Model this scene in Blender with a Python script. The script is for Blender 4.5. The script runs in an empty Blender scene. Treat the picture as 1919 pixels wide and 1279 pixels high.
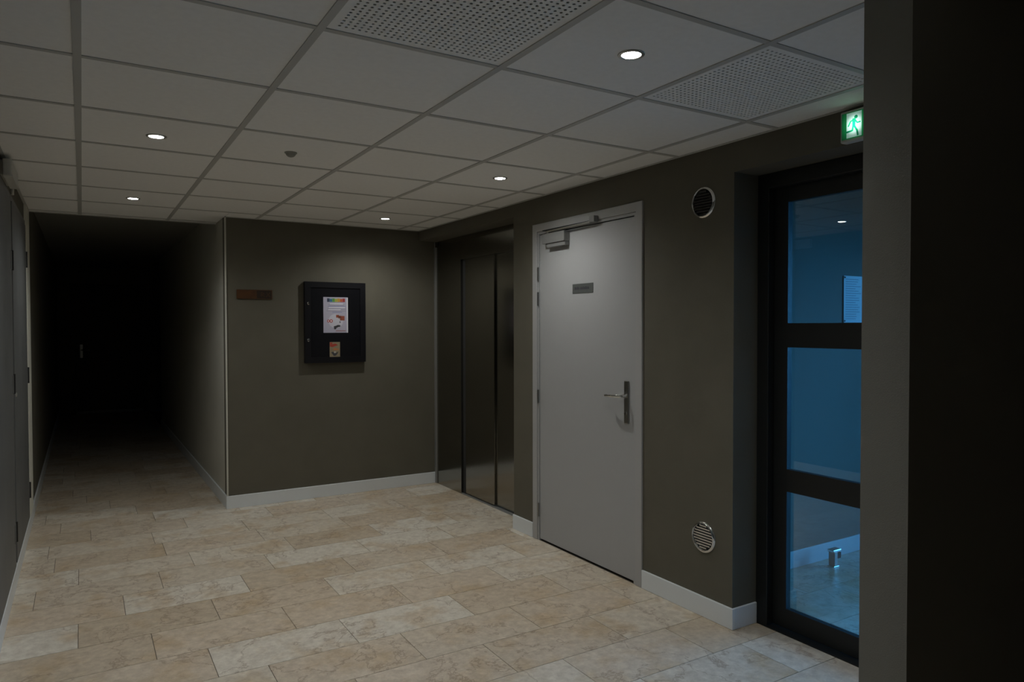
import bpy, bmesh, math, random
from mathutils import Matrix, Vector
random.seed(7)
scene = bpy.context.scene
C = scene.collection

# ------------------------------------------------------------ camera
FPX = 1323.2461
cam_d = bpy.data.cameras.new('camera')
cam_d.sensor_width = 36.0
cam_d.lens = 36.0 * FPX / 1919.0
cam_d.clip_start = 0.02
cam = bpy.data.objects.new('camera', cam_d); C.objects.link(cam)
_r = Vector((0.85409252, -0.52011824, -0.00172608)); _u = Vector((0.01209646, 0.01654582, 0.99978993)); _f = Vector((0.51998043, 0.85393398, -0.02042325))
cam.matrix_world = Matrix(((_r.x, _u.x, -_f.x, 0.0031), (_r.y, _u.y, -_f.y, -2.0389), (_r.z, _u.z, -_f.z, 1.4312), (0, 0, 0, 1)))
scene.camera = cam

# ------------------------------------------------------------ light
W = bpy.data.worlds.new('World'); scene.world = W; W.use_nodes = True
_b = W.node_tree.nodes['Background']; _b.inputs[0].default_value = (0.09, 0.43, 1.0, 1); _b.inputs[1].default_value = 10.0   # blue hour sky
SPOT_W = 21.0
SPOT_COL = (0.985, 1.0, 0.955)
vs = scene.view_settings
scene.display_settings.display_device = 'sRGB'
vs.view_transform = 'Standard'; vs.look = 'None'; vs.exposure = 0.38; vs.gamma = 1.0; vs.use_curve_mapping = False
po = bpy.data.lights.new('entrance_portal', 'AREA'); po.shape = 'RECTANGLE'; po.size = 2.1; po.size_y = 2.1; po.cycles.is_portal = True
pob = bpy.data.objects.new('entrance_portal', po); C.objects.link(pob)
pob.location = (5.18, -0.75, 1.1); pob.rotation_euler = (0, math.radians(90), 0)

# ------------------------------------------------------------ dimensions (metres)
H = 2.293            # tile ceiling
HC = 2.41            # corridor ceiling
HS = 2.55            # slab
XR, XE, XL, XC = 2.608, 2.765, -0.333, 0.968
YW, YB = 3.848, 4.285
YREAR = -4.6

# ------------------------------------------------------------ materials
MATS = {}
def nt(name):
    m = bpy.data.materials.new(name); m.use_nodes = True
    return m, m.node_tree, m.node_tree.nodes['Principled BSDF']
def mat(name, col, rough=0.6, metal=0.0, spec=0.5, bump=0.0, bscale=200.0, var=0.0, vscale=3.0):
    m, t, p = nt(name)
    p.inputs['Base Color'].default_value = (*col, 1); p.inputs['Roughness'].default_value = rough
    p.inputs['Metallic'].default_value = metal; p.inputs['Specular IOR Level'].default_value = spec
    if bump or var:
        tc = t.nodes.new('ShaderNodeTexCoord')
    if bump:
        n = t.nodes.new('ShaderNodeTexNoise'); n.inputs['Scale'].default_value = bscale; n.inputs['Detail'].default_value = 3
        b = t.nodes.new('ShaderNodeBump'); b.inputs['Strength'].default_value = bump; b.inputs['Distance'].default_value = 0.002
        t.links.new(tc.outputs['Object'], n.inputs['Vector']); t.links.new(n.outputs['Fac'], b.inputs['Height']); t.links.new(b.outputs['Normal'], p.inputs['Normal'])
    if var:
        n2 = t.nodes.new('ShaderNodeTexNoise'); n2.inputs['Scale'].default_value = vscale; n2.inputs['Detail'].default_value = 4
        r = t.nodes.new('ShaderNodeValToRGB')
        r.color_ramp.elements[0].position = 0.3; r.color_ramp.elements[1].position = 0.7
        r.color_ramp.elements[0].color = (*[c * (1 - var) for c in col], 1); r.color_ramp.elements[1].color = (*[c * (1 + var) for c in col], 1)
        t.links.new(tc.outputs['Object'], n2.inputs['Vector']); t.links.new(n2.outputs['Fac'], r.inputs['Fac']); t.links.new(r.outputs['Color'], p.inputs['Base Color'])
    MATS[name] = m
    return m
def emis(name, col, strength):
    m, t, p = nt(name)
    p.inputs['Base Color'].default_value = (*col, 1); p.inputs['Emission Color'].default_value = (*col, 1); p.inputs['Emission Strength'].default_value = strength
    MATS[name] = m
    m.cycles.emission_sampling = 'NONE'
    return m

mat('taupe', (0.122, 0.112, 0.086), 0.75, spec=0.3, bump=0.35, bscale=420, var=0.05, vscale=5)
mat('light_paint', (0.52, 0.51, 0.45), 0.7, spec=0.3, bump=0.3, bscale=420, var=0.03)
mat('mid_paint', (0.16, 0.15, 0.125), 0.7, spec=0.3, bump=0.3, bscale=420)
mat('partition', (0.24, 0.235, 0.215), 0.65, spec=0.3, bump=0.2, bscale=400)
mat('ceil_tile', (0.90, 0.90, 0.885), 0.9, spec=0.2, bump=0.25, bscale=500, var=0.02, vscale=40)
mat('grid', (0.50, 0.50, 0.48), 0.5)
mat('plaster', (0.27, 0.265, 0.24), 0.85, spec=0.2)
mat('slab', (0.2, 0.2, 0.19), 0.9)
mat('void', (0.02, 0.02, 0.02), 0.9)
mat('baseboard', (0.72, 0.75, 0.77), 0.4, spec=0.4)
mat('door_paint', (0.385, 0.39, 0.395), 0.45, spec=0.4, bump=0.08, bscale=300)
mat('frame_paint', (0.40, 0.40, 0.40), 0.45, spec=0.4)
mat('closer', (0.24, 0.24, 0.235), 0.4, metal=0.2)
mat('closet', (0.115, 0.118, 0.12), 0.5, spec=0.4, bump=0.1, bscale=200, var=0.12, vscale=4)
mat('closet_frame', (0.13, 0.132, 0.13), 0.5)
mat('casing', (0.74, 0.73, 0.65), 0.6)
mat('trim_light', (0.55, 0.54, 0.48), 0.6)
mat('black', (0.012, 0.012, 0.012), 0.5)
mat('dark_frame', (0.011, 0.012, 0.012), 0.45, spec=0.4)
mat('cabinet', (0.0065, 0.0065, 0.0085), 0.40, spec=0.25)
mat('cabinet_panel', (0.007, 0.007, 0.009), 0.25, spec=0.25)
mat('chrome', (0.75, 0.75, 0.74), 0.12, metal=1.0)
mat('satin', (0.30, 0.30, 0.285), 0.30, metal=1.0)
mat('alu', (0.62, 0.62, 0.60), 0.35, metal=1.0)
mat('alu_matt', (0.30, 0.30, 0.29), 0.45, metal=0.5)
mat('chrome_shade', (0.05, 0.05, 0.05), 0.35, metal=0.8)
mat('white_plastic', (0.55, 0.55, 0.52), 0.45)
mat('paper', (0.80, 0.79, 0.84), 0.6)
mat('poster_mid', (0.58, 0.57, 0.64), 0.6)
mat('poster_pale', (0.44, 0.42, 0.52), 0.6)
mat('ink', (0.05, 0.05, 0.06), 0.6)
mat('ink_grey', (0.20, 0.19, 0.26), 0.6)
mat('ink_blue', (0.12, 0.16, 0.40), 0.6)
mat('red_ink', (0.42, 0.05, 0.03), 0.6)
mat('brown_ink', (0.28, 0.09, 0.05), 0.6)
mat('sticker', (0.30, 0.24, 0.15), 0.6)
mat('sticker_orange', (0.55, 0.20, 0.08), 0.6)
for n_, c_ in dict(r1=(0.02, 0.03, 0.07), r2=(0.03, 0.16, 0.28), r3=(0.10, 0.32, 0.06), r4=(0.40, 0.42, 0.04), r5=(0.55, 0.30, 0.03), r6=(0.52, 0.10, 0.03), r7=(0.34, 0.03, 0.03)).items(): mat('rain_' + n_, c_, 0.6)
mat('plaque', (0.075, 0.028, 0.005), 0.45, var=0.2, vscale=25)
mat('plaque_dark', (0.022, 0.012, 0.006), 0.5)
mat('sign_plate', (0.14, 0.15, 0.145), 0.35, metal=0.4)
mat('notice', (0.34, 0.35, 0.36), 0.4)
mat('notice_ink', (0.18, 0.19, 0.21), 0.6)
mat('rubber', (0.012, 0.012, 0.012), 0.7)
mat('vest_wall', (0.19, 0.195, 0.165), 0.75, spec=0.3, bump=0.3, bscale=420)
mat('vest_ceiling', (0.25, 0.25, 0.24), 0.9)
mat('grout', (0.12, 0.10, 0.075), 0.9)
mat('outdoor_paving', (0.09, 0.09, 0.09), 0.9, var=0.1)
mat('detector', (0.30, 0.30, 0.27), 0.5)
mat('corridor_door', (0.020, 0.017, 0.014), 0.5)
emis('lamp_glow', (1.0, 0.99, 0.96), 45.0)

# brushed stainless steel
def brushed():
    m, t, p = nt('brushed_steel')
    p.inputs['Base Color'].default_value = (0.30, 0.29, 0.26, 1); p.inputs['Metallic'].default_value = 1.0
    tc = t.nodes.new('ShaderNodeTexCoord'); mp = t.nodes.new('ShaderNodeMapping'); mp.inputs['Scale'].default_value = (90, 90, 3)
    n = t.nodes.new('ShaderNodeTexNoise'); n.inputs['Scale'].default_value = 1.0; n.inputs['Detail'].default_value = 3
    mr = t.nodes.new('ShaderNodeMapRange'); mr.inputs['To Min'].default_value = 0.15; mr.inputs['To Max'].default_value = 0.20
    t.links.new(tc.outputs['Object'], mp.inputs['Vector']); t.links.new(mp.outputs['Vector'], n.inputs['Vector']); t.links.new(n.outputs['Fac'], mr.inputs['Value']); t.links.new(mr.outputs['Result'], p.inputs['Roughness'])
    MATS['steel'] = m
brushed()

# polished beige limestone, each slab its own tone
def stone():
    m, t, p = nt('beige_stone'); N = t.nodes.new; L = t.links.new
    tc = N('ShaderNodeTexCoord'); oi = N('ShaderNodeObjectInfo')
    sc = N('ShaderNodeVectorMath'); sc.operation = 'SCALE'; sc.inputs[0].default_value = (31, 17, 23); L(oi.outputs['Random'], sc.inputs['Scale'])
    ad = N('ShaderNodeVectorMath'); ad.operation = 'ADD'; L(tc.outputs['Object'], ad.inputs[0]); L(sc.outputs[0], ad.inputs[1])
    tone = N('ShaderNodeValToRGB'); cr = tone.color_ramp
    cols = [(0.0, (0.57, 0.485, 0.375)), (0.25, (0.64, 0.55, 0.445)), (0.5, (0.64, 0.57, 0.475)), (0.75, (0.70, 0.64, 0.55)), (1.0, (0.73, 0.69, 0.62))]
    while len(cr.elements) < 5: cr.elements.new(0.5)
    for e, (pos, c) in zip(cr.elements, cols): e.position = pos; e.color = (*c, 1)
    L(oi.outputs['Random'], tone.inputs['Fac'])
    # cloudy ochre / grey patches
    n1 = N('ShaderNodeTexNoise'); n1.inputs['Scale'].default_value = 4.0; n1.inputs['Detail'].default_value = 6; n1.inputs['Roughness'].default_value = 0.6; L(ad.outputs[0], n1.inputs['Vector'])
    r1 = N('ShaderNodeValToRGB'); r1.color_ramp.elements[0].position = 0.50; r1.color_ramp.elements[1].position = 0.66
    L(n1.outputs['Fac'], r1.inputs['Fac'])
    mx = N('ShaderNodeMix'); mx.data_type = 'RGBA'; mx.blend_type = 'MIX'; mx.inputs['B'].default_value = (0.54, 0.41, 0.26, 1)
    f1 = N('ShaderNodeMath'); f1.operation = 'MULTIPLY'; f1.inputs[1].default_value = 0.75; L(r1.outputs['Color'], f1.inputs[0])
    L(f1.outputs[0], mx.inputs['Factor']); L(tone.outputs['Color'], mx.inputs['A'])
    n3 = N('ShaderNodeTexNoise'); n3.inputs['Scale'].default_value = 24; n3.inputs['Detail'].default_value = 8; n3.inputs['Roughness'].default_value = 0.7; L(ad.outputs[0], n3.inputs['Vector'])
    r3 = N('ShaderNodeValToRGB'); r3.color_ramp.elements[0].position = 0.25; r3.color_ramp.elements[0].color = (0.66, 0.62, 0.58, 1); r3.color_ramp.elements[1].position = 0.72; r3.color_ramp.elements[1].color = (1.12, 1.12, 1.1, 1)
    L(n3.outputs['Fac'], r3.inputs['Fac'])
    mu = N('ShaderNodeMix'); mu.data_type = 'RGBA'; mu.blend_type = 'MULTIPLY'; mu.inputs['Factor'].default_value = 1.0; L(mx.outputs['Result'], mu.inputs['A']); L(r3.outputs['Color'], mu.inputs['B'])
    # veins
    n2 = N('ShaderNodeTexNoise'); n2.inputs['Scale'].default_value = 2.4; n2.inputs['Detail'].default_value = 9; n2.inputs['Roughness'].default_value = 0.60; n2.inputs['Distortion'].default_value = 0.3; L(ad.outputs[0], n2.inputs['Vector'])
    s = N('ShaderNodeMath'); s.operation = 'SUBTRACT'; s.inputs[1].default_value = 0.5; L(n2.outputs['Fac'], s.inputs[0])
    a = N('ShaderNodeMath'); a.operation = 'ABSOLUTE'; L(s.outputs[0], a.inputs[0])
    r2 = N('ShaderNodeValToRGB'); r2.color_ramp.elements[0].position = 0.0; r2.color_ramp.elements[0].color = (0.60, 0.60, 0.60, 1); r2.color_ramp.elements[1].position = 0.011; r2.color_ramp.elements[1].color = (0, 0, 0, 1)
    L(a.outputs[0], r2.inputs['Fac'])
    mv = N('ShaderNodeMix'); mv.data_type = 'RGBA'; mv.inputs['B'].default_value = (0.24, 0.16, 0.10, 1); L(r2.outputs['Color'], mv.inputs['Factor']); L(mu.outputs['Result'], mv.inputs['A'])
    L(mv.outputs['Result'], p.inputs['Base Color'])
    p.inputs['Roughness'].default_value = 0.32; p.inputs['Specular IOR Level'].default_value = 0.35
    MATS['stone'] = m
stone()

def glass():
    m = bpy.data.materials.new('pane_glass'); m.use_nodes = True; t = m.node_tree; t.nodes.clear(); N = t.nodes.new
    o = N('ShaderNodeOutputMaterial'); mix = N('ShaderNodeMixShader'); fr = N('ShaderNodeFresnel'); fr.inputs['IOR'].default_value = 1.5
    tr = N('ShaderNodeBsdfTransparent'); tr.inputs[0].default_value = (0.90, 0.95, 0.95, 1); gl = N('ShaderNodeBsdfGlossy'); gl.inputs['Roughness'].default_value = 0.0
    t.links.new(fr.outputs[0], mix.inputs[0]); t.links.new(tr.outputs[0], mix.inputs[1]); t.links.new(gl.outputs[0], mix.inputs[2]); t.links.new(mix.outputs[0], o.inputs[0])
    MATS['glass'] = m
glass()

def sign_emission(name, col, base, peak, centre, radius):
    # back-lit face: one small lamp behind the diffuser makes a hot spot
    m, t, p = nt(name); N = t.nodes.new; L = t.links.new
    p.inputs['Base Color'].default_value = (*col, 1); p.inputs['Roughness'].default_value = 0.4
    tc = N('ShaderNodeTexCoord'); d = N('ShaderNodeVectorMath'); d.operation = 'DISTANCE'; d.inputs[1].default_value = centre
    L(tc.outputs['Object'], d.inputs[0])
    mr = N('ShaderNodeMapRange'); mr.interpolation_type = 'SMOOTHERSTEP'; mr.inputs['From Min'].default_value = 0.0; mr.inputs['From Max'].default_value = radius; mr.inputs['To Min'].default_value = peak; mr.inputs['To Max'].default_value = base
    L(d.outputs['Value'], mr.inputs['Value']); L(mr.outputs['Result'], p.inputs['Emission Strength'])
    p.inputs['Emission Color'].default_value = (*col, 1)
    MATS[name] = m
_lc = (-0.0465, -0.062, 0.0)
sign_emission('exit_green', (0.004, 0.13, 0.035), 0.12, 1.3, _lc, 0.085)
sign_emission('exit_man', (0.004, 0.20, 0.09), 0.35, 6.0, _lc, 0.040)
sign_emission('exit_white', (0.62, 1.0, 0.85), 0.16, 1.5, _lc, 0.052)

# ------------------------------------------------------------ mesh helpers
class MB:
    def __init__(s): s.v = []; s.f = []
    def box(s, x0, x1, y0, y1, z0, z1):
        b = len(s.v)
        s.v += [(x0, y0, z0), (x1, y0, z0), (x1, y1, z0), (x0, y1, z0), (x0, y0, z1), (x1, y0, z1), (x1, y1, z1), (x0, y1, z1)]
        s.f += [tuple(b + i for i in q) for q in ((0, 3, 2, 1), (4, 5, 6, 7), (0, 1, 5, 4), (1, 2, 6, 5), (2, 3, 7, 6), (3, 0, 4, 7))]
        return s
    def lathe(s, prof, n=32, axis='z', o=(0, 0, 0), close=False):
        b = len(s.v)
        for r, h in prof:
            for k in range(n):
                a = 2 * math.pi * k / n; c, d = r * math.cos(a), r * math.sin(a)
                p = (c, d, h) if axis == 'z' else ((h, c, d) if axis == 'x' else (c, h, d))
                s.v.append((p[0] + o[0], p[1] + o[1], p[2] + o[2]))
        for i in range(len(prof) - 1 + (1 if close else 0)):
            j = (i + 1) % len(prof)
            for k in range(n):
                l = (k + 1) % n
                s.f.append((b + i * n + k, b + i * n + l, b + j * n + l, b + j * n + k))
        if not close:
            s.f.append(tuple(b + k for k in range(n))); s.f.append(tuple(b + (len(prof) - 1) * n + k for k in range(n)))
        return s
    def tube(s, pts, r, n=10):
        b = len(s.v); pts = [Vector(p) for p in pts]
        up = Vector((0.13, 0.21, 0.97))
        for i, p in enumerate(pts):
            d = (pts[min(i + 1, len(pts) - 1)] - pts[max(i - 1, 0)]).normalized()
            a = d.cross(up).normalized(); c = d.cross(a)
            rr = r[i] if isinstance(r, (list, tuple)) else r
            for k in range(n):
                t = 2 * math.pi * k / n; q = p + a * (rr * math.cos(t)) + c * (rr * math.sin(t)); s.v.append(tuple(q))
        for i in range(len(pts) - 1):
            for k in range(n):
                l = (k + 1) % n; s.f.append((b + i * n + k, b + i * n + l, b + (i + 1) * n + l, b + (i + 1) * n + k))
        s.f.append(tuple(b + k for k in range(n))); s.f.append(tuple(b + (len(pts) - 1) * n + k for k in range(n)))
        return s
    def prism(s, poly, x0, x1):      # polygon in (y, z), extruded along x
        b = len(s.v); n = len(poly)
        s.v += [(x0, y, z) for y, z in poly] + [(x1, y, z) for y, z in poly]
        s.f.append(tuple(b + k for k in range(n))); s.f.append(tuple(b + n + k for k in range(n)))
        for k in range(n): s.f.append((b + k, b + (k + 1) % n, b + n + (k + 1) % n, b + n + k))
        return s
    def mesh(s, name, m, bevel=0.0, seg=2, smooth=False):
        me = bpy.data.meshes.new(name); me.from_pydata(s.v, [], s.f)
        bm = bmesh.new(); bm.from_mesh(me)
        bmesh.ops.recalc_face_normals(bm, faces=bm.faces)
        if bevel:
            es = [e for e in bm.edges if len(e.link_faces) == 2 and e.calc_face_angle() > 0.6]
            bmesh.ops.bevel(bm, geom=es, offset=bevel, segments=seg, profile=0.6, affect='EDGES', clamp_overlap=True)
        bm.to_mesh(me); bm.free()
        if smooth:
            me.shade_smooth()
            try: me.set_sharp_from_angle(angle=math.radians(40))
            except Exception: pass
        me.materials.append(MATS[m])
        return me
    def build(s, name, m, parent=None, bevel=0.0, seg=2, smooth=False, loc=None):
        return link(name, s.mesh(name, m, bevel, seg, smooth), parent, loc)
def link(name, me, parent=None, loc=None):
    o = bpy.data.objects.new(name, me); C.objects.link(o); o.parent = parent
    if loc: o.location = loc
    return o
def tag(o, label=None, cat=None, group=None, kind=None):
    if label: o['label'] = label
    if cat: o['category'] = cat
    if group: o['group'] = group
    if kind: o['kind'] = kind
    return o
def empty(name, loc=(0, 0, 0)):
    o = bpy.data.objects.new(name, None); C.objects.link(o); o.location = loc; o.empty_display_size = 0.05
    return o
def B(*a): return MB().box(*a)
def S(name, mb, m, label, cat, **k):
    return tag(mb.build(name, m, **k), label, cat, kind='structure')

# ============================================================ SETTING
# ---- floors
floor = S('floor', B(XL - 0.3, XR + 0.25, YREAR - 0.2, 11.7, -0.12, -0.004).box(XR + 0.25, XR + 2.5, YREAR - .2, 11.7, -.12, -.02), 'grout', 'polished beige stone floor of the hall and corridor', 'floor')
PX, PY, G = 0.594, 0.3025, 0.0014
slab_cache = {}
def slab(w, d):
    k = (round(w, 3), round(d, 3))
    if k not in slab_cache: slab_cache[k] = B(0, w, 0, d, -0.012, 0).mesh('floor_tile', 'stone')
    return slab_cache[k]
def lay(parent, x0, x1, y0, y1, off, ox=0.0):
    x = ox + off - math.ceil((off + ox - x0) / PX) * PX
    while x < x1 - 0.01:
        a, b = max(x, x0), min(x + PX, x1)
        if b - a > 0.012:
            link('floor_tile', slab(b - a - 2 * G, y1 - y0 - 2 * G), parent, (a + G, y0 + G, 0))
        x += PX
OFFS = {0: 1.527, 1: 1.253, 2: 1.058, 3: 0.856, 4: 0.565, 5: 0.766, 6: 0.368, 7: 1.158, -1: 1.752, -2: 1.33, -3: 1.60}
rnd = random.Random(3)
for k in range(-11, 37):
    y0 = 0.42 + PY * k; y1 = y0 + PY
    off = OFFS.get(k, rnd.uniform(0, PX))
    if y0 < YW - 0.02:
        x1 = XR
        if y0 > 2.1 or (-1.0 < y0 < 0.24): x1 = XE
        lay(floor, XL, x1, y0, min(y1, YW + 0.0) if y1 > YW and y1 - YW > 0.0 and False else y1, off)
    else:
        lay(floor, XL, XC, y0, y1, off)

# ---- ceiling: suspended tiles in a T-bar grid
ceiling = S('ceiling', B(XL - 0.3, 5.5, YREAR - 0.2, 11.7, HS, HS + 0.12), 'slab', 'white suspended tile ceiling of the hall', 'ceiling')
tile_cache = {}
def ctile(w, d):
    k = (round(w, 3), round(d, 3))
    if k not in tile_cache: tile_cache[k] = B(0, w, 0, d, 0, 0.014).mesh('ceiling_tile', 'ceil_tile', bevel=0.003, seg=1)
    return tile_cache[k]
def perforated():
    s = MB(); n = 27; w = 0.594; mg = 0.030; p = (w - 2 * mg) / n; r = 0.0048
    def quad(*q): b = len(s.v); s.v.extend(q); s.f.append((b, b + 1, b + 2, b + 3))
    for (a0, a1, b0, b1) in ((0, w, 0, mg), (0, w, w - mg, w), (0, mg, mg, w - mg), (w - mg, w, mg, w - mg)):
        quad((a0, b0, 0), (a0, b1, 0), (a1, b1, 0), (a1, b0, 0))
    outer = [(1, 0), (1, 1), (0, 1), (-1, 1), (-1, 0), (-1, -1), (0, -1), (1, -1)]
    for i in range(n):
        for j in range(n):
            cx = mg + p * (i + .5); cy = mg + p * (j + .5)
            O = [(cx + a * p / 2, cy + b * p / 2, 0) for a, b in outer]
            I = [(cx + r * math.cos(math.pi / 4 * k), cy + r * math.sin(math.pi / 4 * k), 0) for k in range(8)]
            for k in range(8):
                l = (k + 1) % 8
                quad(O[k], O[l], I[l], I[k])
                quad(I[k], I[l], (I[l][0], I[l][1], 0.0025), (I[k][0], I[k][1], 0.0025))
    me = bpy.data.meshes.new('perforated_tile'); me.from_pydata(s.v, [], s.f); me.materials.append(MATS['ceil_tile'])
    return me
perf = perforated()
perf_back = B(0.004, 0.590, 0.004, 0.590, 0.0026, 0.014).mesh('backing', 'void')
xs = [XL] + [0.6 * i for i in range(5)] + [XR]
ys = [YREAR] + [0.6 * k for k in range(-7, 8)] + [YB]
for i in range(len(xs) - 1):
    for j in range(len(ys) - 1):
        a, b, c, d = xs[i], xs[i + 1], ys[j], ys[j + 1]
        if abs(c + 0.6) < 1e-6 and (abs(a - 0.6) < 1e-6 or abs(a - 1.8) < 1e-6):
            o = link('perforated_tile', perf, ceiling, (a + 0.003, c + 0.003, H)); o['label'] = 'white perforated ceiling tile with rows of small dark holes'
            link('backing', perf_back, o)
        elif c >= 3.6 - 1e-6 and a >= XC - 0.4 and a > 0.5:
            # last rows stop at the facing wall
            for (a2, b2, d2) in ((a, min(b, XC), d), (max(a, XC), b, min(d, YW))):
                if b2 - a2 > 0.02 and d2 - c > 0.02: link('ceiling_tile', ctile(b2 - a2 - .004, d2 - c - .004), ceiling, (a2 + .002, c + .002, H))
        else:
            link('ceiling_tile', ctile(b - a - .004, d - c - .004), ceiling, (a + .002, c + .002, H))
main_me = B(-0.012, 0.012, YREAR, YB, -0.0035, 0.0).mesh('grid_bar', 'grid')
main_short = B(-0.012, 0.012, YREAR, YW, -0.0035, 0.0).mesh('grid_bar', 'grid')
for i in range(5): link('grid_bar', main_me if i < 2 else main_short, ceiling, (0.6 * i, 0, H))
cross = {}
for i in range(len(xs) - 1):
    for y in ys[1:-1]:
        if y > YW and xs[i] > 0.5 and xs[i] >= XC: continue
        x1 = xs[i + 1] if not (y > YW and xs[i + 1] > XC) else XC
        w = round(x1 - xs[i] - 0.024, 4)
        if w < 0.02: continue
        if w not in cross: cross[w] = B(0, w, -0.011, 0.011, -0.003, 0.0).mesh('grid_bar', 'grid')
        link('grid_bar', cross[w], ceiling, (xs[i] + 0.012, y, H))
# edge angles along the walls
for a in ((XL, XL + 0.016, YREAR, YB, H - 0.004, H - 0.0005), (XR - 0.016, XR, YREAR, YW, H - 0.004, H - 0.0005), (XC, XR, YW - 0.016, YW, H - 0.004, H - 0.0005), (XL, XC, YB - 0.004, YB + 0.010, H - 0.006, HC)):
    B(*a).build('edge_angle', 'grid', ceiling)
S('trim_1', B(XL, XC, YB + 0.010, 11.6, HC, HC + 0.05), 'plaster', 'plain plaster ceiling of the dark corridor', 'ceiling')

# ---- walls
S('wall_back', B(XC, XR + 0.25, YW, YW + 0.12, 0, HS), 'taupe', 'dark taupe textured wall facing the hall with notice cabinet', 'wall')
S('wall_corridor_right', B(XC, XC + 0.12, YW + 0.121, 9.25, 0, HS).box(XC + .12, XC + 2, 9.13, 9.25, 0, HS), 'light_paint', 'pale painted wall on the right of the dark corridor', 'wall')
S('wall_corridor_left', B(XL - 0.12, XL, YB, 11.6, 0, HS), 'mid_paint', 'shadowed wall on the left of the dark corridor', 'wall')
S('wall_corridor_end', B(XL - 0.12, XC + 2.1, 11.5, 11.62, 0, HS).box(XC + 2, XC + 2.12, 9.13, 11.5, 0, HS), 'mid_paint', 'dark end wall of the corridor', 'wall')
S('wall_left', B(XL - 0.15, XL, YREAR, YB, 0, HS), 'taupe', 'taupe side wall with built-in closet doors', 'wall')
S('wall_rear', B(XL - 0.15, XR + 0.25, YREAR - 0.12, YREAR, 0, HS), 'taupe', 'taupe wall closing the hall behind the viewer', 'wall')
wr = MB()
DY0, DY1, DZ = 0.885, 1.945, 2.100      # door hole
GY0, GY1, GZ = -0.98, 0.245, 2.150      # glass door recess
EY0, EY1, EZ = 2.215, YW, 2.205         # lift recess
wr.box(XR, XR + 0.22, YREAR, GY0, 0, HS).box(XR, XR + 0.22, GY0, GY1, GZ, HS).box(XR, XR + 0.22, GY1, DY0, 0, HS)
wr.box(XR, XR + 0.22, DY0, DY1, DZ, HS).box(XR, XR + 0.22, DY1, EY0, 0, HS).box(XR, XR + 0.22, EY0, EY1, EZ, HS)
wr.box(XR + 0.19, XR + 0.22, DY0, DY1, 0, DZ).box(XR + 0.215, XR + 0.25, EY0, EY1, 0, EZ)
S('wall_right', wr, 'taupe', 'dark taupe textured side wall with lift, door and glass entrance', 'wall')
NX, NY0, NY1 = 1.593, -1.150, -1.033
pw = S('wall_near', B(NX + 0.004, XR, NY0, NY1, 0, H - 0.004), 'partition', 'short grey partition wall standing close to the viewer', 'wall')
B(NX - 0.004, NX + 0.004, NY0, NY0 + 0.045, 0.0, H - 0.004).build('edge_casing', 'partition', pw)
B(NX, NX + 0.004, NY0 + 0.045, NY1, 0.0, H - 0.004).build('edge_casing', 'partition', pw)
S('trim_2', B(XC - 0.008, XC + 0.004, YW - 0.008, YW - 0.0005, 0.1, H - 0.004).box(XC - 0.008, XC - 0.0005, YW - 0.0005, YW + 0.004, 0.1, H - .004), 'trim_light', 'pale corner bead on the corridor corner', 'trim')
S('trim_3', B(XL, XL + 0.012, 3.925, YB - 0.002, 0.1, H - 0.005), 'casing', 'pale upright casing between closet doors and dark corridor', 'trim')

# ---- baseboards
BH, BT = 0.100, 0.012
def bb(name, a, label): S(name, B(*a), 'baseboard', label, 'baseboard', bevel=0.002, seg=1)
bb('baseboard_back', (XC - BT, XE - 0.004, YW - BT, YW, 0, BH), 'pale grey baseboard under the wall cabinet')
bb('baseboard_corridor_right', (XC - BT, XC, YW + 0.0005, 9.25, 0, BH), 'pale grey baseboard along the right corridor wall')
bb('baseboard_corridor_left', (XL, XL + BT, YB, 11.49, 0, BH), 'pale grey baseboard along the left corridor wall')
bb('baseboard_left', (XL, XL + BT, YREAR, YB - 0.001, 0, BH), 'pale grey baseboard below the closet doors')
bb('baseboard_right', (XR - BT, XR, 1.960, EY0, 0, BH), 'short pale grey baseboard between lift and door')
bb('baseboard_right', (XR - BT, XR, GY1 - BT, 0.866, 0, BH), 'pale grey baseboard between door and glass entrance')
bb('baseboard_right', (XR + 0.0005, XE + 0.002, GY1 - BT, GY1, 0, BH), 'short pale grey baseboard return beside the glass door frame')

# ============================================================ DOORS
def door_lever(parent, at, sx, ln, m='chrome'):
    # lever on wall face looking to -x; turns towards +y
    x, y, z = at
    MB().tube([(x, y, z), (x - 0.030, y, z), (x - 0.045, y + 0.006, z), (x - 0.052, y + 0.022, z), (x - 0.052, y + ln * 0.5, z - 0.002), (x - 0.048, y + ln * 0.9, z - 0.004), (x - 0.040, y + ln, z - 0.005)], [0.010, 0.010, 0.0095, 0.009, 0.0085, 0.008, 0.0065], 12).build('lever', m, parent, smooth=True)
# ---- grey service door
d1 = empty('door_1', (XR, 1.41, 0)); tag(d1, 'light grey flush service door with overhead closer and lever handle', 'door', kind='structure')
O1 = Vector((XR, 1.41, 0))
def part(mb, name, m, parent, org, **k):
    mb.v = [(x - org[0], y - org[1], z - org[2]) for x, y, z in mb.v]
    return mb.build(name, m, parent, **k)
fy0, fy1, fz = 0.868, 1.957, 2.112
fr = MB().prism([(fy0, 0), (fy0, fz), (fy1, fz), (fy1, 0), (1.905, 0), (1.905, 2.060), (0.920, 2.060), (0.920, 0)], XR - 0.010, XR + 0.05)
part(fr, 'frame', 'frame_paint', d1, O1, bevel=0.002, seg=1)
part(MB().prism([(0.922, 0), (0.922, 2.058), (1.903, 2.058), (1.903, 0), (1.886, 0), (1.886, 2.043), (0.938, 2.043), (0.938, 0)], XR - 0.004, XR + 0.03), 'frame_step', 'door_paint', d1, O1)
leaf = part(B(XR + 0.001, XR + 0.042, 0.941, 1.882, 0.012, 2.037), 'leaf', 'door_paint', d1, O1, bevel=0.002, seg=1)
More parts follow.
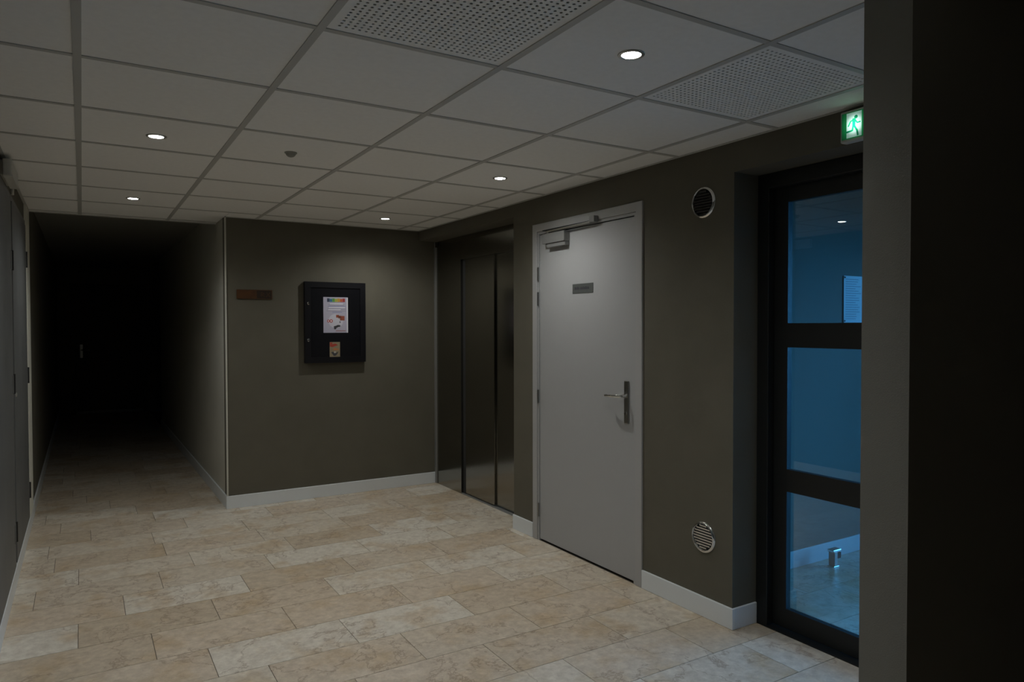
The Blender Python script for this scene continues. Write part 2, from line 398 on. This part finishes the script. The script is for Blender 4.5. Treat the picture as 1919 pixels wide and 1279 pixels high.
part(B(XR + 0.02, XR + 0.06, 0.93, 1.89, 0.0, 2.045), 'shadow_gap', 'void', d1, O1)
hp = part(MB().box(XR - 0.009, XR + 0.001, 0.981, 1.018, 0.885, 1.126), 'handle_plate', 'satin', d1, O1, bevel=0.007, seg=3)
lv = MB(); x, y, z = XR - 0.008, 1.000, 1.042
lv.tube([(x, y, z), (x - 0.030, y, z), (x - 0.046, y + 0.006, z), (x - 0.054, y + 0.022, z), (x - 0.056, y + 0.07, z - 0.002), (x - 0.052, y + 0.115, z - 0.004), (x - 0.040, y + 0.138, z - 0.005)], [0.010, 0.010, 0.0098, 0.0095, 0.009, 0.0085, 0.0075], 12)
part(lv, 'lever', 'chrome', hp, O1, smooth=True)
part(MB().lathe([(0.0085, -0.003), (0.0085, 0.0)], 16, 'x', (XR - 0.009, 1.000, 0.945)), 'key_cylinder', 'chrome', hp, O1)
for z in (1.780, 1.615, 0.965, 0.205):
    part(MB().tube([(XR - 0.010, 1.889, z - 0.045), (XR - 0.010, 1.889, z + 0.045)], 0.006, 10), 'hinge', 'satin', d1, O1, smooth=True)
    # each barrel carries a visible knuckle
cl = part(MB().box(XR - 0.045, XR + 0.001, 1.545, 1.790, 1.965, 2.030), 'closer_body', 'closer', d1, O1, bevel=0.004)
part(B(XR - 0.036, XR + 0.001, 1.548, 1.750, 1.940, 1.9655), 'closer_base', 'closer', cl, O1, bevel=0.003)
part(MB().lathe([(0.008, 0), (0.008, 0.008)], 14, 'z', (XR - 0.034, 1.735, 2.029)), 'spindle', 'chrome', cl, O1)
part(MB().box(XR - 0.034, XR - 0.012, 1.30, 1.80, 2.052, 2.058), 'rod_shadow', 'black', d1, O1)  # black strip standing in for the shadow of the closer rod
part(MB().tube([(XR - 0.036, 1.738, 2.042), (XR - 0.040, 1.29, 2.047)], 0.0060, 10), 'closer_rod', 'alu', d1, O1, smooth=True)
part(B(XR - 0.045, XR - 0.010, 1.245, 1.29, 2.045, 2.082), 'arm_bracket', 'closer', d1, O1, bevel=0.003)
# ---- lift landing door
d2 = empty('door_2', (XE, 3.0, 0)); tag(d2, 'dark brushed steel lift door with two sliding panels', 'door', kind='structure')
O2 = Vector((XE, 3.0, 0))
part(B(XE - 0.012, XE + 0.03, 3.812, YW - 0.001, 0, EZ - 0.055).box(XE - 0.012, XE - 0.006, 3.826, YW - 0.006, EZ - 0.055, EZ - 0.004), 'edge_profile', 'alu_matt', d2, O2, bevel=0.002, seg=1)
part(B(XE, XE + 0.03, 3.336, 3.811, 0.001, EZ - 0.045), 'jamb_panel', 'steel', d2, O2)
part(B(XE, XE + 0.03, EY0 + .001, 3.335, 2.003, EZ - 0.045), 'lintel_panel', 'steel', d2, O2)
part(B(XE + 0.012, XE + 0.03, EY0 + .001, 3.811, EZ - 0.043, EZ - 0.001), 'head_panel', 'steel', d2, O2)
part(B(XE, XE + 0.03, EY0 + 0.001, EY0 + 0.12, 0.001, 2.002), 'jamb_panel', 'steel', d2, O2)
part(B(XE + 0.019, XE + 0.031, 2.80, 3.285, 0.012, 2.001), 'sliding_panel', 'steel', d2, O2)
part(B(XE + 0.034, XE + 0.044, EY0 + 0.125, 2.83, 0.012, 2.001), 'sliding_panel', 'steel', d2, O2)
part(B(XE + 0.020, XE + 0.03, 3.290, 3.3345, 0.001, 2.001), 'gap_shade', 'void', d2, O2)  # near-black strip painting the shade in the gap beside the jamb
part(B(XE - 0.002, XE + 0.046, EY0 + 0.121, 3.335, -0.004, 0.004), 'sill', 'alu_matt', d2, O2)
# ---- glazed entrance door
XG = 2.785
XF = 2.815
d3 = empty('door_3', (XG, -0.3, 0)); tag(d3, 'black framed glass entrance door with three panes', 'door', kind='structure')
O3 = Vector((XG, -0.3, 0))
gy1 = GY1 - 0.0005; gy0 = GY0 + 0.0005
part(MB().prism([(gy0, 0), (gy0, GZ - 0.0005), (gy1, GZ - 0.0005), (gy1, 0), (0.180, 0), (0.180, 2.080), (-0.915, 2.080), (-0.915, 0)], XG - 0.015, XF - 0.001), 'frame', 'dark_frame', d3, O3, bevel=0.003, seg=1)
lf = MB().box(XF, XF + 0.030, 0.106, 0.216, 0.008, 2.091).box(XF, XF + 0.030, -0.950, -0.843, 0.008, 2.091)
for z0, z1 in ((0.008, 0.100), (0.655, 0.760), (1.332, 1.445), (2.010, 2.091)): lf.box(XF + 0.0003, XF + 0.0297, -0.8435, 0.1065, z0, z1)
part(lf, 'leaf', 'dark_frame', d3, O3)
for z0, z1 in ((0.098, 0.657), (0.758, 1.334), (1.443, 2.012)):
    part(B(XF + 0.010, XF + 0.016, -0.846, 0.109, z0, z1), 'pane', 'glass', d3, O3)
part(MB().tube([(XG - 0.05, -0.86, 0.75), (XG - 0.05, -0.86, 1.35)], 0.014, 14).tube([(XG, -0.86, 0.80), (XG - 0.05, -0.86, 0.80)], 0.009, 10).tube([(XG, -0.86, 1.30), (XG - 0.05, -0.86, 1.30)], 0.009, 10), 'pull_handle', 'alu', d3, O3, smooth=True)
part(MB().prism([(gy0, 0), (gy0, GZ - 0.0005), (gy1, GZ - 0.0005), (gy1, 0), (0.219, 0), (0.219, 2.094), (-0.953, 2.094), (-0.953, 0)], XF - 0.0005, XF + 0.045), 'frame_rebate', 'dark_frame', d3, O3)
part(B(XG - 0.02, XF + 0.05, GY0, GY1, -0.004, 0.004), 'threshold', 'dark_frame', d3, O3)
# ---- dark door at the end of the corridor
d4 = empty('door_4', (0.38, 11.5, 0)); tag(d4, 'dark door at the far end of the corridor', 'door', kind='structure'); O4 = Vector((0.38, 11.5, 0))
def pxz(poly, y0, y1):
    s = MB(); n = len(poly); s.v = [(x, y0, z) for x, z in poly] + [(x, y1, z) for x, z in poly]
    s.f = [tuple(range(n)), tuple(range(n, 2 * n))] + [(k, (k + 1) % n, n + (k + 1) % n, n + k) for k in range(n)]
    return s
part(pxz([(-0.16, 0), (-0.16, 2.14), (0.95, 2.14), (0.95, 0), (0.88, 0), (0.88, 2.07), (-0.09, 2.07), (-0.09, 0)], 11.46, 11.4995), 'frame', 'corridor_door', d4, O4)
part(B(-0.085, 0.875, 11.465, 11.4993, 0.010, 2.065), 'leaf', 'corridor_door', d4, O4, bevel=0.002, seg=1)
h4 = part(B(-0.030, 0.012, 11.457, 11.466, 0.93, 1.15), 'handle_plate', 'alu', d4, O4, bevel=0.004)
part(MB().tube([(-0.010, 11.460, 1.06), (-0.010, 11.415, 1.06), (0.006, 11.405, 1.06), (0.11, 11.405, 1.058)], 0.010, 10), 'lever', 'chrome', h4, O4, smooth=True)
part(B(-0.08, 0.87, 11.458, 11.4645, 0.01, 0.055), 'kick_strip', 'alu_matt', d4, O4)
# ---- closets in the left wall
def closet(name, y0, y1, label, hz):
    d = empty(name, (XL, (y0 + y1) / 2, 0)); tag(d, label, 'door', kind='structure'); o = Vector((XL, (y0 + y1) / 2, 0))
    part(MB().prism([(y0, 0.101), (y0, 2.17), (y1, 2.17), (y1, 0.101), (y1 - 0.03, 0.101), (y1 - 0.03, 2.14), (y0 + 0.03, 2.14), (y0 + 0.03, 0.101)], XL, XL + 0.006), 'frame', 'closet_frame', d, o)
    part(B(XL, XL + 0.011, y0 + 0.033, y1 - 0.033, 0.108, 2.136), 'leaf', 'closet', d, o, bevel=0.002, seg=1)
    for z in hz:
        h = part(B(XL + 0.0105, XL + 0.013, y1 - 0.10, y1 - 0.034, z - 0.05, z + 0.05), 'hinge', 'closet', d, o)
        part(MB().tube([(XL + 0.014, y1 - 0.031, z - 0.055), (XL + 0.014, y1 - 0.031, z + 0.055)], 0.007, 8), 'barrel', 'black', h, o, smooth=True)
    part(MB().lathe([(0.012, 0.0), (0.012, 0.006), (0.006, 0.008)], 14, 'x', (XL + 0.011, y0 + 0.09, 1.05)), 'lock', 'alu', d, o)
closet('door_5', 1.62, 2.735, 'grey built-in closet door nearest the viewer on the left wall', (1.80, 1.12, 0.30))
closet('door_6', 2.745, 3.915, 'grey built-in closet door next to the dark corridor', (1.90, 1.10, 0.30))

# ============================================================ VESTIBULE behind the glass door
VX1, VY0, VY1, VH = 5.20, -2.0, 0.645, 2.35
vf = S('floor', B(XR + 0.2, VX1 + 0.1, VY0 - 0.1, VY1 + 0.1, -0.12, -0.0045), 'grout', 'stone floor of the vestibule behind the glass door', 'floor')
for k in range(9):
    lay(vf, XG + 0.082, VX1, VY1 - PY * (k + 1), VY1 - PY * k, rnd.uniform(0, PX))
S('wall_vestibule', B(XR + 0.221, VX1 + 0.1, VY1, VY1 + 0.1, 0, HS), 'vest_wall', 'vestibule wall behind the glass door carrying a white notice', 'wall')
S('wall_vestibule', B(XR + 0.221, VX1 + 0.1, VY0 - 0.1, VY0, 0, HS), 'vest_wall', 'vestibule side wall hidden behind the partition', 'wall')
S('ceiling', B(XR + 0.221, VX1 + 0.1, VY0, VY1, VH, VH + 0.03), 'vest_ceiling', 'plain ceiling of the vestibule behind the glass door', 'ceiling')
bb('baseboard_vestibule', (XR + 0.222, VX1, VY1 - BT, VY1, 0, BH), 'pale baseboard behind the glass door')
# street side: glazed front with two doors
w1 = empty('window_1', (VX1, -0.68, 0)); tag(w1, 'glazed street front of the vestibule letting in blue daylight', 'window', kind='structure'); OV = Vector((VX1, -0.68, 0))
part(MB().prism([(VY0, 0), (VY0, HS), (VY1, HS), (VY1, 0), (0.32, 0), (0.32, 2.15), (-1.80, 2.15), (-1.80, 0)], VX1, VX1 + 0.1), 'surround', 'vest_wall', w1, OV)
fm = MB()
for y in (-1.80, -0.765, 0.26): fm.box(VX1 + 0.02, VX1 + 0.08, y, y + 0.06, 0, 2.15)
for z in (0, 2.09): fm.box(VX1 + 0.021, VX1 + 0.079, -1.80, 0.32, z, z + 0.06)
part(fm, 'frame', 'dark_frame', w1, OV)
for a, b in ((-1.74, -0.765), (-0.705, 0.26)): part(B(VX1 + 0.045, VX1 + 0.051, a, b, 0.06, 2.09), 'pane', 'glass', w1, OV)
S('floor', B(VX1 + 0.1, VX1 + 30, -20, 20, -0.16, -0.05), 'outdoor_paving', 'grey street paving outside the vestibule', 'ground')

# ============================================================ THINGS
# ---- recessed downlights
ring_me = MB().lathe([(0.0300, 0.0), (0.0300, -0.0022), (0.0335, -0.0045), (0.0420, -0.0030), (0.0435, -0.0005), (0.0435, 0.0)], 36, 'z', close=True).mesh('trim_ring', 'alu', smooth=True)
disc_me = MB().lathe([(0.0298, -0.0025), (0.0298, -0.0002)], 32, 'z').mesh('lamp_face', 'lamp_glow')
def downlight(x, y, label):
    e = empty('ceiling_downlight', (x, y, H)); tag(e, label, 'downlight', 'recessed downlights in the tile ceiling')
    link('trim_ring', ring_me, e); link('lamp_face', disc_me, e)
    l = bpy.data.lights.new('lamp_light', 'SPOT'); l.energy = SPOT_W; l.color = SPOT_COL; l.spot_size = math.radians(152); l.spot_blend = 0.85; l.shadow_soft_size = 0.022
    o = bpy.data.objects.new('lamp_light', l); C.objects.link(o); o.parent = e; o.location = (0, 0, -0.008)
downlight(0.300, 1.530, 'lit downlight in the tile left of the small smoke detector')
downlight(0.305, 3.320, 'lit downlight in front of the dark corridor entrance')
downlight(2.085, 1.510, 'lit downlight in front of the grey service door')
downlight(2.075, 3.300, 'lit downlight above the wall cabinet beside the lift')
downlight(1.500, -0.310, 'largest lit downlight between the two perforated ceiling tiles')
downlight(0.300, -0.300, 'unseen downlight near the viewer, added to brighten floor and ceiling')  # out of view, added on the lamp spacing to lift floor and ceiling
# ---- detector
sd = empty('smoke_detector', (0.894, 1.521, H)); tag(sd, 'small domed smoke detector on a ceiling tile', 'detector')
MB().lathe([(0.0, 0.0), (0.030, 0.0), (0.030, -0.004), (0.026, -0.007)], 28).build('base', 'detector', sd, smooth=True)
MB().lathe([(0.0245, -0.006), (0.022, -0.014), (0.014, -0.021), (0.004, -0.024)], 28).build('dome', 'detector', sd, smooth=True)
# ---- wall cabinet with locks
cx0, cx1, cz0, cz1, cyf = 1.570, 2.088, 1.131, 1.806, YW - 0.036
cb = empty('wall_cabinet', (1.81, YW, cz0)); tag(cb, 'black metal wall cabinet with recessed door panel and two locks', 'cabinet'); OC = Vector((1.81, YW, cz0))
part(B(cx0, cx1, cyf + 0.012, YW, cz0, cz1), 'body', 'cabinet', cb, OC, bevel=0.003)
bd = 0.048
part(pxz([(cx0, cz0), (cx0, cz1), (cx1, cz1), (cx1, cz0)], cyf + 0.002, cyf + 0.0118), 'door_backing', 'cabinet_panel', cb, OC)
dr = part(MB().box(cx0, cx0 + bd, cyf - 0.008, cyf + 0.0015, cz0, cz1).box(cx1 - bd, cx1, cyf - 0.008, cyf + 0.0015, cz0, cz1).box(cx0 + bd, cx1 - bd, cyf - 0.008, cyf + 0.0015, cz0, cz0 + bd).box(cx0 + bd, cx1 - bd, cyf - 0.008, cyf + 0.0015, cz1 - bd, cz1), 'door_frame', 'cabinet', cb, OC)
part(B(cx0 + bd, cx1 - bd, cyf - 0.001, cyf + 0.0018, cz0 + bd, cz1 - bd), 'door_panel', 'cabinet_panel', cb, OC)
for z in (1.626, 1.322):
    k = part(MB().lathe([(0.012, -0.008), (0.012, -0.014), (0.009, -0.017), (0.0, -0.017)], 18, 'y', (1.599, cyf, z)), 'lock', 'chrome', cb, OC, smooth=True)
    part(B(1.5978, 1.6002, cyf - 0.0178, cyf - 0.0168, z - 0.006, z + 0.006), 'keyhole', 'black', k, OC)
# poster
px0, px1, pz0, pz1, py = 1.724, 1.934, 1.382, 1.681, cyf - 0.0012
ps = empty('poster', (1.813, py, pz0)); tag(ps, 'white poster with rainbow heading on the black cabinet', 'poster'); OP = Vector((1.813, py, pz0))
part(B(px0, px1, py - 0.0008, py, pz0, pz1), 'sheet', 'poster_pale', ps, OP)
def mark(x0, x1, z0, z1, m, lay_=1, name='print'):
    # fractions of the sheet, origin at lower left
    w, h = px1 - px0, pz1 - pz0
    part(B(px0 + x0 * w, px0 + x1 * w, py - 0.0008 - 0.0003 * lay_, py - 0.0008, pz0 + z0 * h, pz0 + z1 * h), name, m, ps, OP)
mark(0.955, 0.995, 0.0, 0.985, 'paper', 1, 'bright_edge')
def glow_blob(x, z, rx, rz, m, lay_):
    w, h = px1 - px0, pz1 - pz0
    poly = [(px0 + w * (x + rx * math.cos(a * math.pi / 12)), pz0 + h * (z + rz * math.sin(a * math.pi / 12))) for a in range(24)]
    part(pxz(poly, py - 0.0008 - 0.0003 * lay_, py - 0.0008), 'print', m, ps, OP)
glow_blob(0.50, 0.33, 0.30, 0.20, 'poster_mid', 1)
for i in range(7): mark(0.15 + i * 0.105, 0.15 + i * 0.105 + 0.100, 0.865, 0.965 - (0.012 if i % 2 else 0), 'rain_r%d' % (i + 1), 2, 'heading_letter')
for (a, b, z, m) in ((0.20, 0.86, 0.775, 'ink_grey'), (0.18, 0.90, 0.735, 'ink_blue'), (0.16, 0.92, 0.665, 'ink_grey'), (0.12, 0.92, 0.610, 'ink_grey'), (0.36, 0.76, 0.575, 'ink_blue')): mark(a, b, z, z + 0.010, m, 2, 'text_line')
for (a, b, z) in ((0.26, 0.80, 0.800), (0.22, 0.88, 0.700), (0.20, 0.70, 0.640)): mark(a, b, z, z + 0.022, 'paper', 1, 'text_line')
for (a, b, c, d) in ((0.51, 0.63, 0.425, 0.505), (0.60, 0.70, 0.405, 0.485), (0.67, 0.86, 0.345, 0.475)): mark(a, b, c, d, 'brown_ink', 2)
for (a, b, c, d) in ((0.535, 0.60, 0.455, 0.475), (0.71, 0.82, 0.425, 0.440), (0.72, 0.82, 0.385, 0.400)): mark(a, b, c, d, 'red_ink', 3)
for (x, z, r) in ((0.20, 0.33, 0.055), (0.31, 0.33, 0.065)): glow_blob(x, z, r, r * 0.7, 'red_ink', 2); glow_blob(x, z, r * 0.5, r * 0.35, 'paper', 3)
for (x, z, rx, rz) in ((0.50, 0.165, 0.09, 0.03), (0.60, 0.19, 0.09, 0.03), (0.47, 0.125, 0.05, 0.03), (0.67, 0.30, 0.02, 0.025)): glow_blob(x, z, rx, rz, 'ink', 2)
mark(0.50, 0.90, 0.045, 0.062, 'brown_ink', 2, 'text_line')
# small sticker
sx0, sx1, sz0, sz1, sy = 1.775, 1.863, 1.171, 1.304, cyf - 0.0012
st = empty('sticker', (1.806, sy, sz0)); tag(st, 'small beige sticker with red scrawl below the poster', 'sticker'); OS = Vector((1.806, sy, sz0))
part(B(sx0, sx1, sy - 0.0008, sy, sz0, sz1), 'sheet', 'sticker', st, OS)
def smark(poly, m): part(pxz([(sx0 + a * (sx1 - sx0), sz0 + b * (sz1 - sz0)) for a, b in poly], sy - 0.0013, sy - 0.0008), 'print', m, st, OS)
smark([(0.02, 0.72), (0.02, 0.98), (0.30, 0.96), (0.22, 0.86), (0.55, 0.90), (0.80, 0.80), (0.5, 0.74), (0.28, 0.68)], 'red_ink')
smark([(0.30, 0.55), (0.45, 0.62), (0.90, 0.56), (0.90, 0.50), (0.4, 0.48)], 'sticker_orange')
smark([(0.15, 0.34), (0.30, 0.40), (0.42, 0.30), (0.50, 0.32), (0.62, 0.30), (0.85, 0.42), (0.80, 0.30), (0.60, 0.14), (0.40, 0.12)], 'ink')
smark([(0.44, 0.27), (0.48, 0.40), (0.55, 0.40), (0.56, 0.27)], 'paper')
# ---- wooden plaque
plx0, plx1, plz0, plz1 = 1.046, 1.318, 1.655, 1.728
pq = empty('wall_plaque', (1.18, YW, plz0)); tag(pq, 'orange brown plaque with dark lettering left of the cabinet', 'plaque'); OQ = Vector((1.18, YW, plz0))
part(B(plx0, plx1, YW - 0.010, YW, plz0, plz1), 'board', 'plaque', pq, OQ, bevel=0.002, seg=1)
part(B(1.198, 1.312, YW - 0.0108, YW - 0.0098, plz0 + 0.005, plz1 - 0.005), 'dark_field', 'plaque_dark', pq, OQ)
def stroke(p, q, w, m, name):
    p, q = Vector((p[0], 0, p[1])), Vector((q[0], 0, q[1])); d = (q - p).normalized(); n = Vector((-d.z, 0, d.x)) * w
    part(pxz([((p + n).x, (p + n).z), ((q + n).x, (q + n).z), ((q - n).x, (q - n).z), ((p - n).x, (p - n).z)], YW - 0.0116, YW - 0.0107), name, m, pq, OQ)
for p, q in (((1.270, 1.672), (1.302, 1.708)), ((1.274, 1.708), (1.300, 1.672)), ((1.232, 1.674), (1.232, 1.708)), ((1.232, 1.708), (1.256, 1.700)), ((1.256, 1.700), (1.236, 1.690)), ((1.236, 1.690), (1.258, 1.674))): stroke(p, q, 0.0025, 'plaque', 'lettering')
# ---- door name plate
np_ = empty('door_sign', (XR, 1.41, 1.665)); tag(np_, 'small grey name plate on the service door', 'sign'); ON = Vector((XR, 1.41, 1.665))
part(B(XR - 0.0025, XR + 0.001, 1.308, 1.513, 1.635, 1.693), 'plate', 'sign_plate', np_, ON, bevel=0.001, seg=1)
y = 1.490; rn = random.Random(5)
for i, wl in enumerate([0.011, 0.008, 0.010, 0.009, 0, 0.009, 0.010, 0.008, 0.010, 0.011, 0.009, 0.010]):
    if wl == 0: y -= 0.008; continue
    part(B(XR - 0.0032, XR - 0.0024, y - wl, y, 1.657, 1.671 + (0.003 if i in (0, 2, 7, 9) else 0)), 'lettering', 'ink', np_, ON); y -= wl + 0.0032
# ---- round vents
def vent(yc, zc, tilt, label):
    e = empty('round_vent', (XR, yc, zc)); tag(e, label, 'vent', 'round metal wall vents')
    MB().lathe([(0.0625, 0.0), (0.0625, -0.006), (0.066, -0.012), (0.073, -0.010), (0.0775, -0.004), (0.078, 0.0)], 44, 'x', close=True).build('rim', 'chrome', e, smooth=True)
    MB().lathe([(0.0632, -0.001), (0.0632, -0.0002)], 36, 'x').build('duct_cover', 'void', e)
    n = 9
    for k in range(n):
        z = -0.054 + 0.108 * k / (n - 1); hw = math.sqrt(max(0.0622 ** 2 - (abs(z) + 0.004) ** 2, 1e-6))
        s = MB(); m = 6; dz = 0.0062
        for sgn in (-1, 1):
            for q in range(m + 1):
                t = math.pi * q / m
                s.v.append((-0.0015 - 0.0060 * math.sin(t), sgn * hw, z + dz * math.cos(t) * 0.9 + tilt * math.sin(t)))
        for q in range(m): s.f.append((q, q + 1, m + 1 + q + 1, m + 1 + q))
        s.f.append(tuple(range(m + 1))); s.f.append(tuple(range(m + 1, 2 * m + 2))); s.f.append((0, m, 2 * m + 1, m + 1))
        s.build('louver', 'chrome' if tilt > 0 else 'chrome_shade', e, smooth=True)  # upper louvers use a darkened metal, painting in their dark reflections
vent(0.433, 2.036, -0.004, 'round metal vent high on the wall beside the glass door')
vent(0.425, 0.392, 0.004, 'shiny round metal vent low on the wall near the baseboard')
# ---- exit sign
ez0, ez1, ey0, ey1, ex = 2.151, 2.272, -0.560, -0.319, XR - 0.045
es = empty('exit_sign', (XR, -0.319, 2.2115)); tag(es, 'lit green emergency exit sign with running figure above the glass door', 'exit sign'); OE = Vector((XR, -0.319, 2.2115))
part(B(ex + 0.006, XR, ey0, ey1, ez0, ez1), 'housing', 'white_plastic', es, OE, bevel=0.006, seg=3)
part(B(ex + 0.002, ex + 0.008, ey0 + 0.009, ey1 - 0.009, ez0 + 0.010, ez1 - 0.010), 'face', 'exit_green', es, OE)
part(B(ex + 0.0012, ex + 0.0022, -0.411, -0.349, ez0 + 0.013, ez1 - 0.013), 'lit_field', 'exit_white', es, OE)
mn = MB(); X0, X1 = ex + 0.0004, ex + 0.0014
def limb(pts, w):
    for (a, b) in zip(pts[:-1], pts[1:]):
        p, q = Vector(a), Vector(b); d = (q - p).normalized(); n = Vector((-d.y, d.x)) * w; p2 = p - d * w * 0.5; q2 = q + d * w * 0.5
        mn.prism([tuple(p2 + n), tuple(q2 + n), tuple(q2 - n), tuple(p2 - n)], X0, X1)
mn.prism([(-0.3885 + 0.0072 * math.cos(a * math.pi / 10), 2.2395 + 0.0072 * math.sin(a * math.pi / 10)) for a in range(20)], X0, X1)
limb([(-0.380, 2.232), (-0.3795, 2.205)], 0.0062)
limb([(-0.378, 2.230), (-0.366, 2.226), (-0.357, 2.209)], 0.0026)
limb([(-0.384, 2.230), (-0.3935, 2.216), (-0.406, 2.217)], 0.0026)
limb([(-0.377, 2.206), (-0.3735, 2.190), (-0.349, 2.187)], 0.0034)
limb([(-0.383, 2.204), (-0.393, 2.187), (-0.3965, 2.168)], 0.0036)
part(mn, 'running_figure', 'exit_man', es, OE)
# ---- notice in the vestibule
nz = empty('wall_notice', (4.153, VY1, 1.453)); tag(nz, 'white printed notice pinned behind the glass door', 'notice'); OZ = Vector((4.153, VY1, 1.453))
part(B(4.048, 4.258, VY1 - 0.006, VY1 - 0.001, 1.453, 1.744), 'sheet', 'notice', nz, OZ)
rn = random.Random(9)
for k in range(18):
    z = 1.725 - 0.0145 * k
    part(B(4.066, 4.066 + rn.uniform(0.10, 0.165), VY1 - 0.0068, VY1 - 0.0059, z - 0.004, z), 'text_line', 'notice_ink', nz, OZ)
for x in (4.058, 4.248):
    for z in (1.463, 1.734): part(MB().lathe([(0.005, -0.0095), (0.005, 0.0)], 12, 'y', (x, VY1, z)), 'screw', 'ink', nz, OZ)
# ---- floor door stop
dsx, dsy = 3.815, 0.535
ds = empty('door_stop', (dsx, dsy, 0)); tag(ds, 'polished metal door stop with black buffer on the vestibule floor', 'door stop')
MB().box(-0.032, 0.018, -0.022, 0.022, 0.0, 0.006).build('base_plate', 'chrome', ds, bevel=0.001, seg=1)
MB().box(-0.024, 0.006, -0.020, 0.020, 0.006, 0.095).build('post', 'satin', ds, bevel=0.003)
MB().box(-0.036, 0.040, -0.021, 0.021, 0.088, 0.104).build('cap', 'chrome', ds, bevel=0.004)
MB().box(0.006, 0.046, -0.016, 0.016, 0.046, 0.082).build('buffer', 'rubber', ds, bevel=0.003)
# ---- small box and cable conduit on the left wall
jb = empty('junction_box', (XL, 2.54, 2.16)); tag(jb, 'small pale box on the left wall just under the ceiling', 'junction box'); OJ = Vector((XL, 2.54, 2.16))
part(B(XL + 0.012, XL + 0.050, 2.25, 2.64, 2.186, 2.266), 'housing', 'white_plastic', jb, OJ, bevel=0.005)
part(B(XL, XL + 0.012, 2.27, 2.62, 2.190, 2.262), 'mounting_plate', 'white_plastic', jb, OJ)
part(B(XL + 0.014, XL + 0.052, 2.25, 2.64, 2.181, 2.187), 'diffuser', 'white_plastic', jb, OJ)
tag(MB().tube([(XL + 0.012, 2.80, 2.285), (XL + 0.012, 2.80, 2.172)], 0.009, 10).build('cable_conduit', 'trim_light', smooth=True), 'short pale cable conduit beside the small box under the ceiling', 'conduit')
